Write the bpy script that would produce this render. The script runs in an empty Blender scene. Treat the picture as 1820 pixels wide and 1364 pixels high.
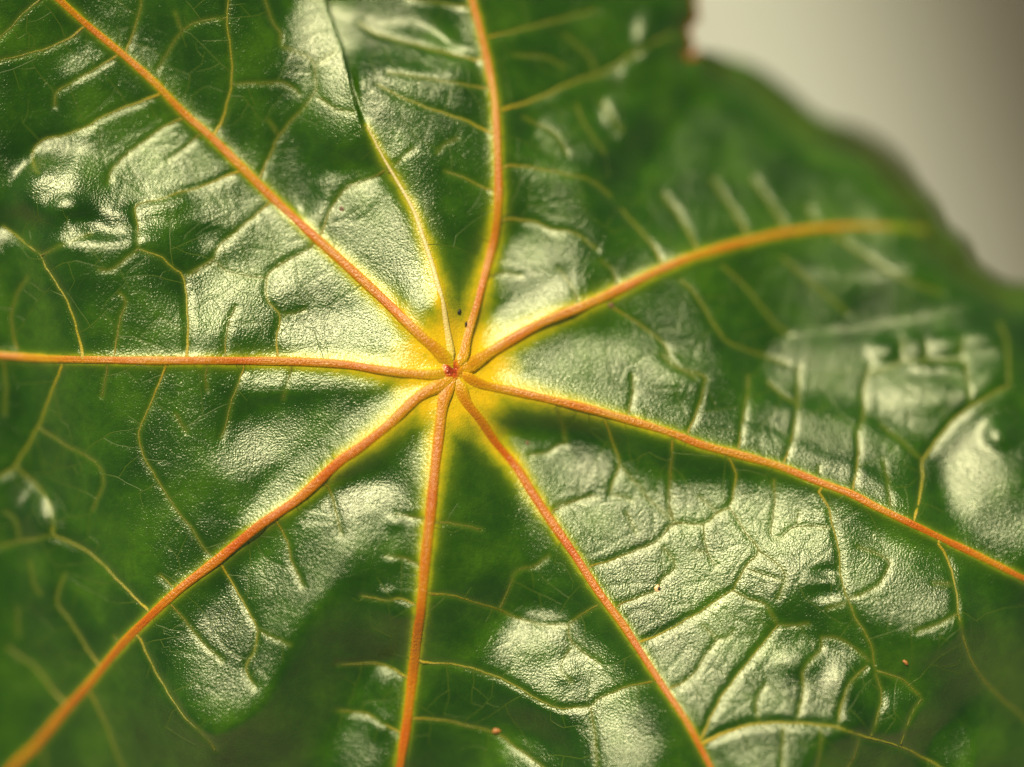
import bpy, math, random
import numpy as np
from mathutils import Vector, Matrix

# ------------------------------------------------------------------ camera, sky, sun, exposure
S = 0.05e-3            # one drawing unit of the leaf plan = 0.05 mm
DIST = 6000.0          # camera distance in plan units (0.30 m)
CX, CY = 910.0, 682.0  # point of the plan the camera looks at
TILT = math.radians(20)    # the leaf plane leans back by this much
LEAF_Z = 0.40              # height of the leaf over the ground, metres
sc = bpy.context.scene
col = sc.collection
cT, sT = math.cos(TILT), math.sin(TILT)

def W(x, y, z=0.0):
    """leaf plan (x right, y down the sheet, z out of the sheet) -> world metres"""
    a = (x - CX) * S; b = (CY - y) * S; c = z * S
    return (a, b * cT - c * sT, b * sT + c * cT + LEAF_Z)

def Wdir(a, b, c):
    return Vector((a, b * cT - c * sT, b * sT + c * cT))

cam_d = bpy.data.cameras.new('camera')
cam = bpy.data.objects.new('camera', cam_d); col.objects.link(cam)
cam.location = W(CX, CY, DIST)
cam.rotation_euler = (TILT, 0, 0)
cam_d.sensor_width = 36.0
cam_d.lens = 36.0 * DIST / 1820.0
cam_d.clip_start = 0.01; cam_d.clip_end = 200
cam_d.dof.use_dof = True
cam_d.dof.focus_distance = (DIST + 63) * S
cam_d.dof.aperture_fstop = 2.7
cam_d.dof.aperture_blades = 0
sc.camera = cam

SUN_L = Vector((-0.20, 0.58, 0.79)).normalized()       # towards the sun, leaf axes (x right, y up the sheet, z out)
sun_w = Wdir(*SUN_L).normalized()
elev = math.asin(sun_w.z); azim = math.atan2(sun_w.x, sun_w.y)
world = bpy.data.worlds.new('World'); sc.world = world; world.use_nodes = True
wn = world.node_tree.nodes; wl = world.node_tree.links
bg = wn['Background']; sky = wn.new('ShaderNodeTexSky')
sky.sky_type = 'NISHITA'; sky.sun_disc = False
sky.sun_elevation = elev; sky.sun_rotation = azim
bg.inputs['Strength'].default_value = 0.05
wl.new(sky.outputs[0], bg.inputs['Color'])
sun_d = bpy.data.lights.new('sun', 'SUN'); sun = bpy.data.objects.new('sun', sun_d); col.objects.link(sun)
sun_d.energy = 5.0; sun_d.angle = math.radians(0.5); sun_d.color = (1.0, 0.92, 0.72)
sun.rotation_euler = sun_w.to_track_quat('Z', 'Y').to_euler()
sun.location = (0, 0, 3)

vs = sc.view_settings
vs.view_transform = 'Standard'; vs.look = 'None'; vs.exposure = 0.42; vs.gamma = 1.0; vs.use_curve_mapping = False
sc.cycles.use_denoising = True
sc.cycles.max_bounces = 6

rng = np.random.default_rng(7)
random.seed(7)

# ------------------------------------------------------------------ node helpers
def new_mat(name):
    m = bpy.data.materials.new(name); m.use_nodes = True
    nt = m.node_tree
    return m, nt, nt.nodes['Principled BSDF']

def node(nt, t, **kw):
    n = nt.nodes.new(t)
    for k, v in kw.items():
        if k.startswith('i_'):
            n.inputs[k[2:].replace('_', ' ')].default_value = v
        else:
            setattr(n, k, v)
    return n

def mixc(nt, fac, a, b, mode='MIX'):
    n = nt.nodes.new('ShaderNodeMix'); n.data_type = 'RGBA'; n.blend_type = mode
    for sock, v in ((n.inputs[0], fac), (n.inputs[6], a), (n.inputs[7], b)):
        if hasattr(v, 'is_output'): nt.links.new(v, sock)
        else: sock.default_value = v if not isinstance(v, tuple) else (*v, 1.0)
    return n.outputs[2]

def ramp(nt, src, stops):
    r = nt.nodes.new('ShaderNodeValToRGB')
    e = r.color_ramp.elements
    while len(e) < len(stops): e.new(0.5)
    for el, (p, c) in zip(e, stops):
        el.position = p; el.color = (*c, 1.0) if len(c) == 3 else c
    nt.links.new(src, r.inputs[0])
    return r.outputs[0]

def math_n(nt, op, a, b=None):
    n = nt.nodes.new('ShaderNodeMath'); n.operation = op
    for i, v in enumerate((a, b)):
        if v is None: continue
        if hasattr(v, 'is_output'): nt.links.new(v, n.inputs[i])
        else: n.inputs[i].default_value = v
    return n.outputs[0]

def waxy(nt, b, normal, rough, ior, tint):
    """body colour under a thin waxy cuticle: Fresnel-weighted Beckmann gloss over the Principled body"""
    L = nt.links
    b.inputs['Specular IOR Level'].default_value = 0.0
    g = nt.nodes.new('ShaderNodeBsdfGlossy'); g.distribution = 'BECKMANN'; g.inputs['Color'].default_value = (*tint, 1)
    if hasattr(rough, 'is_output'): L.new(rough, g.inputs['Roughness'])
    else: g.inputs['Roughness'].default_value = rough
    f = nt.nodes.new('ShaderNodeFresnel'); f.inputs['IOR'].default_value = ior
    mx = nt.nodes.new('ShaderNodeMixShader')
    for n in (b, g, f): L.new(normal, n.inputs['Normal'])
    L.new(f.outputs[0], mx.inputs[0]); L.new(b.outputs[0], mx.inputs[1]); L.new(g.outputs[0], mx.inputs[2])
    L.new(mx.outputs[0], nt.nodes['Material Output'].inputs['Surface'])

# ------------------------------------------------------------------ plan of the veins
K = 640.0 / 1819.0
OFF = {1: (0, 0), 2: (600, 0), 3: (1180, 0), 4: (0, 440), 5: (600, 440), 6: (1180, 440), 7: (0, 884), 8: (600, 884), 9: (1180, 884)}
def sheet(r, pts):
    ox, oy = OFF[r]
    return [(ox + x * K, oy + y * K) for x, y in pts]

# (points from the junction outwards, width at the junction, width far out)
MAIN = [
    ([(802,656),(776,623),(748,598),(705,556),(653,507),(598,457),(528,394),(468,338),(422,292),(369,239),(317,193),(267,141),(211,91),(148,39),(105,0),(20,-75),(-120,-210),(-330,-420)], 25, 16),
    ([(803,660),(776,665),(734,665),(670,657),(600,647),(493,642),(352,641),(246,641),(141,639),(70,637),(0,632),(-150,622),(-450,600),(-760,560)], 21, 17),
    ([(803,668),(783,683),(741,707),(688,757),(635,799),(600,823),(528,888),(457,937),(380,1000),(317,1049),(260,1102),(211,1151),(151,1222),(106,1271),(53,1334),(21,1364),(-80,1480),(-300,1730)], 24, 20),
    ([(806,672),(792,693),(785,721),(779,774),(771,845),(764,920),(762,937),(755,1000),(750,1060),(742,1123),(735,1183),(727,1253),(720,1306),(709,1364),(690,1480),(670,1900)], 24, 22),
    ([(808,670),(825,714),(853,750),(881,792),(917,834),(948,883),(987,940),(1022,990),(1068,1060),(1110,1116),(1149,1176),(1182,1226),(1221,1284),(1264,1364),(1330,1480),(1500,1830)], 25, 14),
    ([(812,664),(853,683),(917,697),(987,713),(1057,730),(1128,750),(1198,772),(1250,792),(1321,811),(1391,831),(1461,859),(1518,880),(1560,902),(1620,931),(1690,965),(1743,990),(1820,1028),(1950,1090),(2250,1220)], 20, 17),
    ([(812,656),(829,651),(860,632),(917,598),(969,570),(1040,542),(1110,510),(1181,476),(1250,450),(1328,429),(1409,412),(1497,405),(1585,408),(1640,411)], 27, 13),
    ([(808,652),(818,637),(825,609),(839,560),(853,510),(866,465),(878,415),(885,352),(885,299),(883,246),(878,176),(864,99),(850,42),(839,0),(820,-110),(790,-420)], 22, 17),
    ([(800,650),(797,616),(792,581),(785,539),(774,496),(764,461),(751,422),(734,373),(709,327),(684,285),(663,246),(649,222)], 17, 4),
]
SIDE = [  # (sheet, width, points)
    (1,5,[(400,130),(350,170),(250,225),(120,270),(0,305),(-200,350)]), (1,5,[(255,-40),(205,0),(120,70),(60,140),(0,195)]),
    (1,5,[(570,265),(450,340),(350,400),(270,450),(255,520)]), (1,6,[(775,460),(640,510),(520,560),(420,620),(320,665),(200,695),(150,750),(150,820),(180,865)]),
    (1,5,[(900,575),(800,620),(720,680),(640,740),(580,800),(540,850),(530,910)]), (1,4,[(975,665),(900,730),(820,790)]),
    (1,6,[(1180,850),(1100,880),(1000,925),(880,960),(780,1000),(670,1030),(680,1130),(690,1250)]),
    (1,5,[(1330,1020),(1250,1090),(1170,1160),(1080,1240),(1055,1300),(930,1380)]), (1,4,[(1550,1245),(1470,1290),(1380,1350)]),
    (1,5,[(610,260),(640,190),(680,90),(705,0),(720,-120)]), (1,7,[(1050,670),(1090,610),(1130,500),(1155,400),(1160,280),(1145,100),(1160,0),(1165,-120)]),
    (1,4,[(1155,410),(1300,405),(1420,405),(1470,430),(1500,460)]), (1,4,[(1145,90),(1000,105),(910,150),(850,220),(770,340)]),
    (1,5,[(1290,880),(1340,770),(1390,670),(1460,590),(1540,510),(1590,440)]), (1,5,[(1610,1170),(1640,1080),(1690,990),(1760,920),(1810,905)]),
    (1,4,[(1330,-30),(1370,100),(1410,160),(1415,220),(1470,245),(1540,270),(1580,320),(1590,440)]), (1,3,[(910,150),(880,60)]), (1,3,[(1340,590),(1390,665)]),
    (1,3,[(1590,320),(1640,260)]), (1,3,[(1600,480),(1690,540),(1750,560)]),
    (4,4,[(80,530),(55,430),(50,330),(80,230),(130,150)]), (4,8,[(415,545),(390,430),(350,300),(290,190),(230,100),(205,40),(150,0),(60,-70),(0,-110)]),
    (4,4,[(205,40),(330,-20),(450,-70)]), (4,5,[(575,545),(590,430),(610,340),(630,270),(600,230)]),
    (4,8,[(935,545),(940,430),(930,280),(910,150),(850,90),(790,40),(690,5)]), (4,4,[(690,5),(560,110),(500,110)]), (4,4,[(910,150),(1000,100),(1065,60)]),
    (4,5,[(1128,550),(1130,450),(1150,360),(1175,300)]), (4,6,[(1390,550),(1385,450),(1400,340),(1340,270),(1330,150),(1380,90),(1500,20)]),
    (4,3,[(1400,340),(1470,330),(1530,310)]), (4,3,[(1330,150),(1150,120),(1065,60)]),
    (4,7,[(310,590),(270,680),(230,770),(170,910),(50,1105),(0,1145),(-100,1200)]), (4,5,[(50,1105),(110,1170),(200,1260),(240,1364),(248,1440)]),
    (4,4,[(170,910),(330,1010),(460,1080),(510,1180),(450,1330)]), (4,4,[(540,595),(530,650),(510,750)]),
    (4,5,[(830,600),(790,700),(740,820),(695,930),(710,1040),(780,1170),(880,1330),(960,1430),(1030,1540),(1065,1570)]),
    (4,4,[(1040,600),(1030,650),(1035,720)]), (4,5,[(1220,610),(1195,680),(1150,800),(1130,900),(1105,960)]), (4,4,[(1460,620),(1445,670),(1420,760)]),
    (4,3,[(10,600),(15,720),(5,840)]), (4,3,[(880,845),(930,930)]),
    (7,7,[(770,590),(720,560),(560,410),(480,330),(370,255),(250,200),(245,120),(220,30)]), (7,5,[(250,200),(70,235),(0,250),(-120,280)]),
    (7,6,[(890,480),(840,435),(800,400)]), (7,5,[(490,870),(430,800),(340,660),(260,540),(300,400)]), (7,6,[(310,1065),(230,990),(150,890),(70,830),(0,780)]),
    (7,4,[(600,755),(560,715)]), (7,3,[(120,340),(140,450),(170,500)]), (7,3,[(70,235),(50,130),(0,80)]), (7,3,[(50,580),(55,720)]),
    (7,5,[(1390,130),(1440,220),(1470,330),(1530,450)]), (7,5,[(1650,-50),(1680,30),(1700,110),(1720,190)]),
    (7,6,[(1110,350),(1170,450),(1240,560),(1300,670),(1290,770),(1250,860),(1300,940)]), (7,4,[(875,565),(950,650),(1020,730),(1130,820)]),
    (7,6,[(700,720),(780,870),(880,1010),(960,1100),(1060,1180),(1110,1250)]), (7,5,[(440,1010),(520,1150),(570,1260),(620,1364),(680,1480)]),
    (7,4,[(190,1290),(210,1400)]), (7,3,[(1300,670),(1470,740)]),
    (8,4,[(400,340),(330,310),(250,300)]), (8,6,[(385,540),(320,515),(240,520),(120,500)]), (8,6,[(330,910),(260,870),(180,850),(0,850)]), (8,6,[(300,1180),(220,1140),(150,1100),(0,1080)]),
    (8,4,[(415,110),(360,100),(290,90)]),
    (8,5,[(495,130),(600,140),(720,170)]), (8,5,[(470,490),(580,500),(690,540),(800,575),(890,620),(1030,660),(1170,660)]), (8,5,[(1345,545),(1250,600),(1170,660)]),
    (8,4,[(820,570),(860,490),(900,390),(1000,360),(1070,310)]), (8,6,[(430,840),(580,850),(700,880),(860,940),(1000,1020),(1120,1070),(1280,1065)]),
    (8,5,[(1620,935),(1480,965),(1340,1020),(1280,1065)]), (8,5,[(380,1120),(520,1130),(650,1160),(800,1200),(900,1270),(1040,1364),(1120,1460)]), (8,4,[(1280,1070),(1300,1200),(1310,1364)]),
    (8,4,[(1170,660),(1180,740),(1250,800),(1330,860)]), (8,3,[(1180,780),(1130,870),(1180,940)]),
    (8,5,[(1100,75),(1200,35),(1300,0)]), (8,5,[(1290,360),(1400,330),(1500,290),(1620,240),(1720,150),(1819,150)]), (8,4,[(1440,550),(1560,510),(1630,480),(1650,430),(1720,360),(1660,270)]),
    (8,7,[(1530,745),(1650,700),(1760,640),(1865,580),(1950,520),(2020,480)]), (8,4,[(1720,150),(1690,60),(1700,0)]), (8,3,[(1470,90),(1520,190)]), (8,3,[(1560,0),(1640,70),(1720,150)]),
    (9,5,[(370,480),(380,450),(440,350),(495,280),(430,190),(355,65)]), (9,4,[(370,490),(450,530),(530,560),(590,660)]), (9,7,[(190,1215),(280,1040),(370,920),(480,790),(590,660)]),
    (9,4,[(590,660),(660,660),(740,650)]), (9,5,[(30,975),(140,920),(220,810),(280,730)]), (9,3,[(280,730),(340,720),(360,690)]), (9,3,[(280,730),(210,660)]),
    (9,9,[(185,1245),(340,1180),(480,1145),(670,1140),(860,1155),(1000,1200),(1180,1250),(1300,1310),(1400,1364),(1500,1440)]),
    (9,5,[(670,1140),(710,970),(710,880),(800,780),(810,720)]), (9,6,[(870,1160),(900,1030),(950,930),(1030,860)]), (9,5,[(1040,1200),(1100,1010),(1075,900)]), (9,5,[(1190,1240),(1240,1100),(1300,1020)]),
    (9,4,[(480,1130),(470,1040),(520,950)]), (9,4,[(600,1160),(595,1240),(580,1364)]), (9,4,[(785,1160),(785,1230),(760,1364)]), (9,4,[(980,1200),(960,1290),(920,1364)]),
    (9,5,[(355,65),(290,90),(215,150),(70,145),(0,215)]), (9,4,[(215,150),(235,290),(280,360)]), (9,4,[(70,145),(40,90),(50,0)]), (9,4,[(495,280),(620,380),(610,480),(590,520)]),
    (9,3,[(435,370),(540,410),(615,430)]), (9,3,[(235,290),(170,285)]), (9,3,[(810,720),(880,720),(960,760),(1040,830)]), (9,5,[(1075,880),(1200,920),(1290,1000)]),
    (5,4,[(1110,815),(1140,900),(1160,1000)]), (5,4,[(975,1055),(1060,1045),(1110,1010),(1150,1000)]), (5,6,[(1360,880),(1410,1020),(1435,1110),(1400,1200),(1390,1260)]), (5,5,[(1700,970),(1700,1100),(1690,1290)]),
    (5,3,[(1435,1110),(1520,1200),(1600,1300)]), (5,3,[(1390,1260),(1450,1270),(1500,1290)]), (5,3,[(1110,1310),(1200,1290),(1320,1270)]),
    (6,7,[(340,1060),(380,1150),(370,1260),(350,1325)]), (6,4,[(575,1180),(580,1300),(570,1380),(560,1455),(600,1480),(690,1420),(850,1425)]), (6,3,[(690,1420),(700,1340)]), (6,4,[(60,970),(45,1150),(40,1300)]),
    (6,3,[(40,1300),(70,1390)]), (6,3,[(200,1270),(300,1360)]),
    (9,6,[(800,-20),(850,60),(870,150),(900,270),(910,420),(940,520),(980,620),(1050,740),(1070,860)]), (9,4,[(940,520),(1080,460),(1150,330),(1000,260)]), (9,3,[(930,540),(840,570)]),
    (9,6,[(1400,240),(1450,330),(1480,480),(1490,620),(1530,770),(1600,900),(1700,1010),(1819,1110),(1900,1200)]), (9,4,[(1480,590),(1380,640),(1280,680)]), (9,3,[(1450,440),(1370,440)]),
    (5,5,[(1480,830),(1500,740),(1500,640)]), (6,5,[(140,920),(180,830),(215,690),(210,650),(60,600),(0,540)]), (6,5,[(390,1030),(410,890),(435,730),(440,650)]), (6,5,[(620,1100),(660,980),(690,780),(690,600)]),
    (6,3,[(800,1170),(800,1110)]), (6,5,[(970,1240),(1000,1070),(1000,940),(1030,830),(1020,740),(1050,600)]), (6,3,[(1160,1340),(1150,1200),(1130,1080)]),
    (6,8,[(1270,1390),(1290,1340),(1330,1180),(1330,1090),(1400,990),(1470,900),(1560,820),(1700,740),(1780,700)]), (6,3,[(1330,1080),(1220,980),(1120,900)]),
    (6,4,[(1040,640),(1120,620),(1210,580),(1340,570),(1540,570)]), (6,3,[(1220,580),(1210,470)]), (6,3,[(1340,570),(1340,480)]), (6,3,[(1540,560),(1540,460)]), (6,4,[(1560,580),(1580,780)]), (6,5,[(1780,700),(1780,480),(1740,380)]),
    (6,4,[(540,680),(620,750),(700,800)]),
    (6,5,[(90,160),(170,240),(270,400),(340,480),(500,540),(640,590)]), (6,5,[(300,90),(420,200),(560,370),(640,440)]), (6,5,[(600,50),(800,230),(920,330)]), (6,5,[(850,-60),(1150,150),(1400,230)]),
    (5,4,[(1410,185),(1400,120),(1340,60)]), (2,6,[(1650,1340),(1600,1240),(1500,1120),(1440,1050)]), (3,6,[(175,1260),(130,1170),(60,1050),(0,970)]), (3,6,[(435,1200),(380,1100),(250,900)]), (3,6,[(620,1160),(560,1060),(450,900)]),
    (3,5,[(770,1150),(720,1050)]), (5,4,[(1210,245),(1180,180),(1120,100)]), (5,5,[(1390,295),(1540,390),(1660,490),(1700,580),(1819,660)]),
    (2,8,[(815,550),(1000,490),(1200,400),(1350,350),(1550,230),(1700,150)]), (2,6,[(830,840),(880,825),(1050,850),(1190,880),(1290,910),(1380,980)]), (2,6,[(815,1110),(870,1095),(990,1110),(1090,1150),(1200,1170),(1310,1250)]),
    (2,6,[(745,190),(900,150),(1080,100),(1300,40)]), (2,4,[(1300,360),(1280,280),(1150,160)]), (5,4,[(760,140),(830,120),(930,130)]), (2,4,[(940,580),(1040,630),(1110,680),(1160,770)]), (2,4,[(1210,520),(1250,620),(1310,700),(1350,760)]),
    (2,4,[(890,270),(1050,280),(1150,330)]), (2,4,[(1340,500),(1400,600),(1440,650)]),
    (2,7,[(775,665),(640,600),(460,540),(310,480),(200,420)]), (2,6,[(700,300),(400,220),(200,160),(100,100)]), (2,5,[(740,440),(500,400),(250,360)]), (2,6,[(750,945),(640,890),(540,855)]), (2,5,[(660,40),(500,10),(350,-20)]),
    (2,4,[(250,860),(330,780),(380,740)]), (2,4,[(200,870),(60,930),(0,960)]), (2,3,[(600,690),(540,720),(500,760)]),
]
SIDES = [(w, sheet(r, p)) for r, w, p in SIDE]

# ------------------------------------------------------------------ broad form of the sheet: thin-plate spline through a few heights
HGT = np.array([
    (805,660,0),(400,640,-10),(0,640,-110),(-500,640,-330),(400,280,-5),(100,0,-60),(-250,-350,-300),(600,420,0),
    (870,350,-35),(850,100,-120),(830,-50,-180),(790,-500,-480),(1050,200,-140),(1200,150,-225),(1240,0,-230),
    (1040,540,-30),(1250,450,-140),(1400,400,-240),(1600,400,-385),(1900,350,-540),(1400,180,-335),(1600,520,-300),
    (1130,750,0),(1500,870,-20),(1700,650,-90),(1820,560,-120),(1820,800,-120),(1820,1030,-90),(2300,1150,-420),
    (1180,1220,0),(1260,1364,-30),(1500,1150,-10),(1700,1300,-110),(1820,1364,-210),(1600,1900,-500),
    (760,930,-8),(720,1300,-110),(700,1850,-480),(450,940,-5),(150,1220,-100),(20,1364,-210),(-350,1750,-480),(320,1364,-190),
    (-650,200,-500),(-700,1150,-550),(250,1900,-600),(1250,1950,-600),(2200,1600,-600),(2300,700,-600),(400,-550,-550),(1300,-500,-700)], float)
def tps_k(r2): return np.where(r2 > 0, 0.5 * r2 * np.log(np.maximum(r2, 1e-12)), 0.0)
_p = HGT[:, :2] / 1000.0; _n = len(_p)
_A = np.zeros((_n + 3, _n + 3))
_A[:_n, :_n] = tps_k(((_p[:, None] - _p[None]) ** 2).sum(-1)) + 0.002 * np.eye(_n)
_A[:_n, _n] = 1; _A[:_n, _n + 1:] = _p; _A[_n, :_n] = 1; _A[_n + 1:, :_n] = _p.T
_w = np.linalg.solve(_A, np.concatenate([HGT[:, 2], np.zeros(3)]))
def broad(x, y):
    x = np.asarray(x, float) / 1000; y = np.asarray(y, float) / 1000
    z = _w[_n] + _w[_n + 1] * x + _w[_n + 2] * y
    for i in range(_n):
        z = z + _w[i] * tps_k((x - _p[i, 0]) ** 2 + (y - _p[i, 1]) ** 2)
    return z

def plan(p):       # a point read off the photograph -> where it lies on the sheet, given the sheet's depth there
    x, y = p; k = 1 - float(broad(x, y)) / DIST
    return (CX + (x - CX) * k, CY + (y - CY) * k)

def catmull(pts, step):
    p = np.array(pts, float)
    p = np.vstack([2 * p[0] - p[1], p, 2 * p[-1] - p[-2]])
    out = []
    for i in range(1, len(p) - 2):
        n = max(1, int(np.hypot(*(p[i + 1] - p[i])) / step))
        for k in range(n):
            t = k / n
            out.append(0.5 * ((2 * p[i]) + (-p[i - 1] + p[i + 1]) * t + (2 * p[i - 1] - 5 * p[i] + 4 * p[i + 1] - p[i + 2]) * t * t
                              + (-p[i - 1] + 3 * p[i] - 3 * p[i + 1] + p[i + 2]) * t ** 3))
    out.append(p[-2])
    return np.array(out)

main_paths = [(catmull([plan(q) for q in pts], 9), w0, w1) for pts, w0, w1 in MAIN]
def wobble(p, amp):
    p = p.copy(); n = len(p)
    if n > 4:
        ph = rng.uniform(0, 6.28, 4); s = np.arange(n)
        k = np.minimum(1, np.minimum(s, n - 1 - s) / 3.0)
        p[:, 0] += k * amp * (np.sin(s * 0.9 + ph[0]) + 0.7 * np.sin(s * 1.9 + ph[1]))
        p[:, 1] += k * amp * (np.sin(s * 0.8 + ph[2]) + 0.7 * np.sin(s * 2.1 + ph[3]))
    return p
side_paths = [(wobble(catmull([plan(q) for q in pts], 6), 0.55), w) for w, pts in SIDES]

def rooted(p):
    for q, w0, w1 in main_paths:
        d = np.hypot(q[:, 0] - p[0, 0], q[:, 1] - p[0, 1]); k = d.argmin()
        if d[k] < 24: return np.vstack([q[k], (q[k] + p[0]) / 2, p])
    return p
side_paths = [(rooted(p), w) for p, w in side_paths]

def grow_net():
    """the finest veins: they sprout from the larger ones and run until they meet another"""
    r = np.random.default_rng(21); C = 3.0; x0, y0, x1, y1 = -60, -60, 1900, 1440
    occ = np.zeros((int((y1 - y0) / C) + 1, int((x1 - x0) / C) + 1), np.int32)
    def cell(p): return int((p[1] - y0) / C), int((p[0] - x0) / C)
    def inside(p): return x0 + 8 < p[0] < x1 - 8 and y0 + 8 < p[1] < y1 - 8
    def paint(path, k):
        for a, b in zip(path[:-1], path[1:]):
            n = max(1, int(np.hypot(*(b - a)) / 2))
            for t in range(n + 1):
                p = a + (b - a) * t / n
                if inside(p): occ[cell(p)] = k
    src = []
    for i, (p, w0, w1) in enumerate(main_paths): paint(p, i + 1); src.append((p, i + 1, 8, 120))
    for i, (p, w) in enumerate(side_paths): paint(p, 50 + i); src.append((p, 50 + i, 0, 52))
    nets = []; nid = 1000
    for gen in range(2):
        new = []
        order = list(range(len(src))); r.shuffle(order)
        for q in order:
            path, pid, clear, gap = src[q]
            L = np.concatenate([[0], np.cumsum(np.hypot(*np.diff(path, axis=0).T))]); d = r.uniform(.4, 1.0) * gap; side = r.choice((-1, 1))
            while d < L[-1] - 5:
                i = min(int(np.searchsorted(L, d)), len(path) - 1); a = path[i].copy(); tg = path[i] - path[max(0, i - 1)]; d += gap * r.uniform(.55, 1.3); side = -side if r.random() < .8 else side
                if np.hypot(*tg) < 1e-6 or np.hypot(a[0] - 805, a[1] - 660) < 200: continue
                ang = math.atan2(tg[1], tg[0]) + side * r.uniform(1.0, 1.6); pts = [a]; p = a.copy(); hit = False; turn = 0.0
                for st in range(26):
                    ang += r.normal() * .07 + (r.normal() * .6 if r.random() < .12 else 0); p = p + 5.0 * np.array([math.cos(ang), math.sin(ang)])
                    if not inside(p): break
                    pts.append(p.copy())
                    if st * 5 > 12 + clear:
                        j, k = cell(p); nb = occ[j - 1:j + 2, k - 1:k + 2]
                        if np.any((nb > 0) & ((nb != pid) | (st > 8))): hit = True; break
                if len(pts) < 6: continue
                if not hit: pts = pts[:r.integers(6, 13)]
                pts = np.array(pts); nid += 1; paint(pts, nid); nets.append((pts, (2.7, 2.2, 1.8)[gen])); new.append((pts, nid, 0, 60))
        src = new
    return nets
net_paths = grow_net()

def seg_dist(px, py, path, cut=1e9, d=None):
    """distance from grid points to a polyline, only inside its neighbourhood; px, py are 1-D axes"""
    if d is None: d = np.full((len(py), len(px)), 1e6)
    for a, b in zip(path[:-1], path[1:]):
        x0, x1 = sorted((a[0], b[0])); y0, y1 = sorted((a[1], b[1]))
        i0, i1 = np.searchsorted(px, (x0 - cut, x1 + cut)); j0, j1 = np.searchsorted(py, (y0 - cut, y1 + cut))
        if i0 >= i1 or j0 >= j1: continue
        X = px[i0:i1][None]; Y = py[j0:j1][:, None]
        v = b - a; L2 = max(v @ v, 1e-9)
        t = np.clip(((X - a[0]) * v[0] + (Y - a[1]) * v[1]) / L2, 0, 1)
        dd = np.hypot(X - a[0] - t * v[0], Y - a[1] - t * v[1])
        d[j0:j1, i0:i1] = np.minimum(d[j0:j1, i0:i1], dd)
    return d

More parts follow.
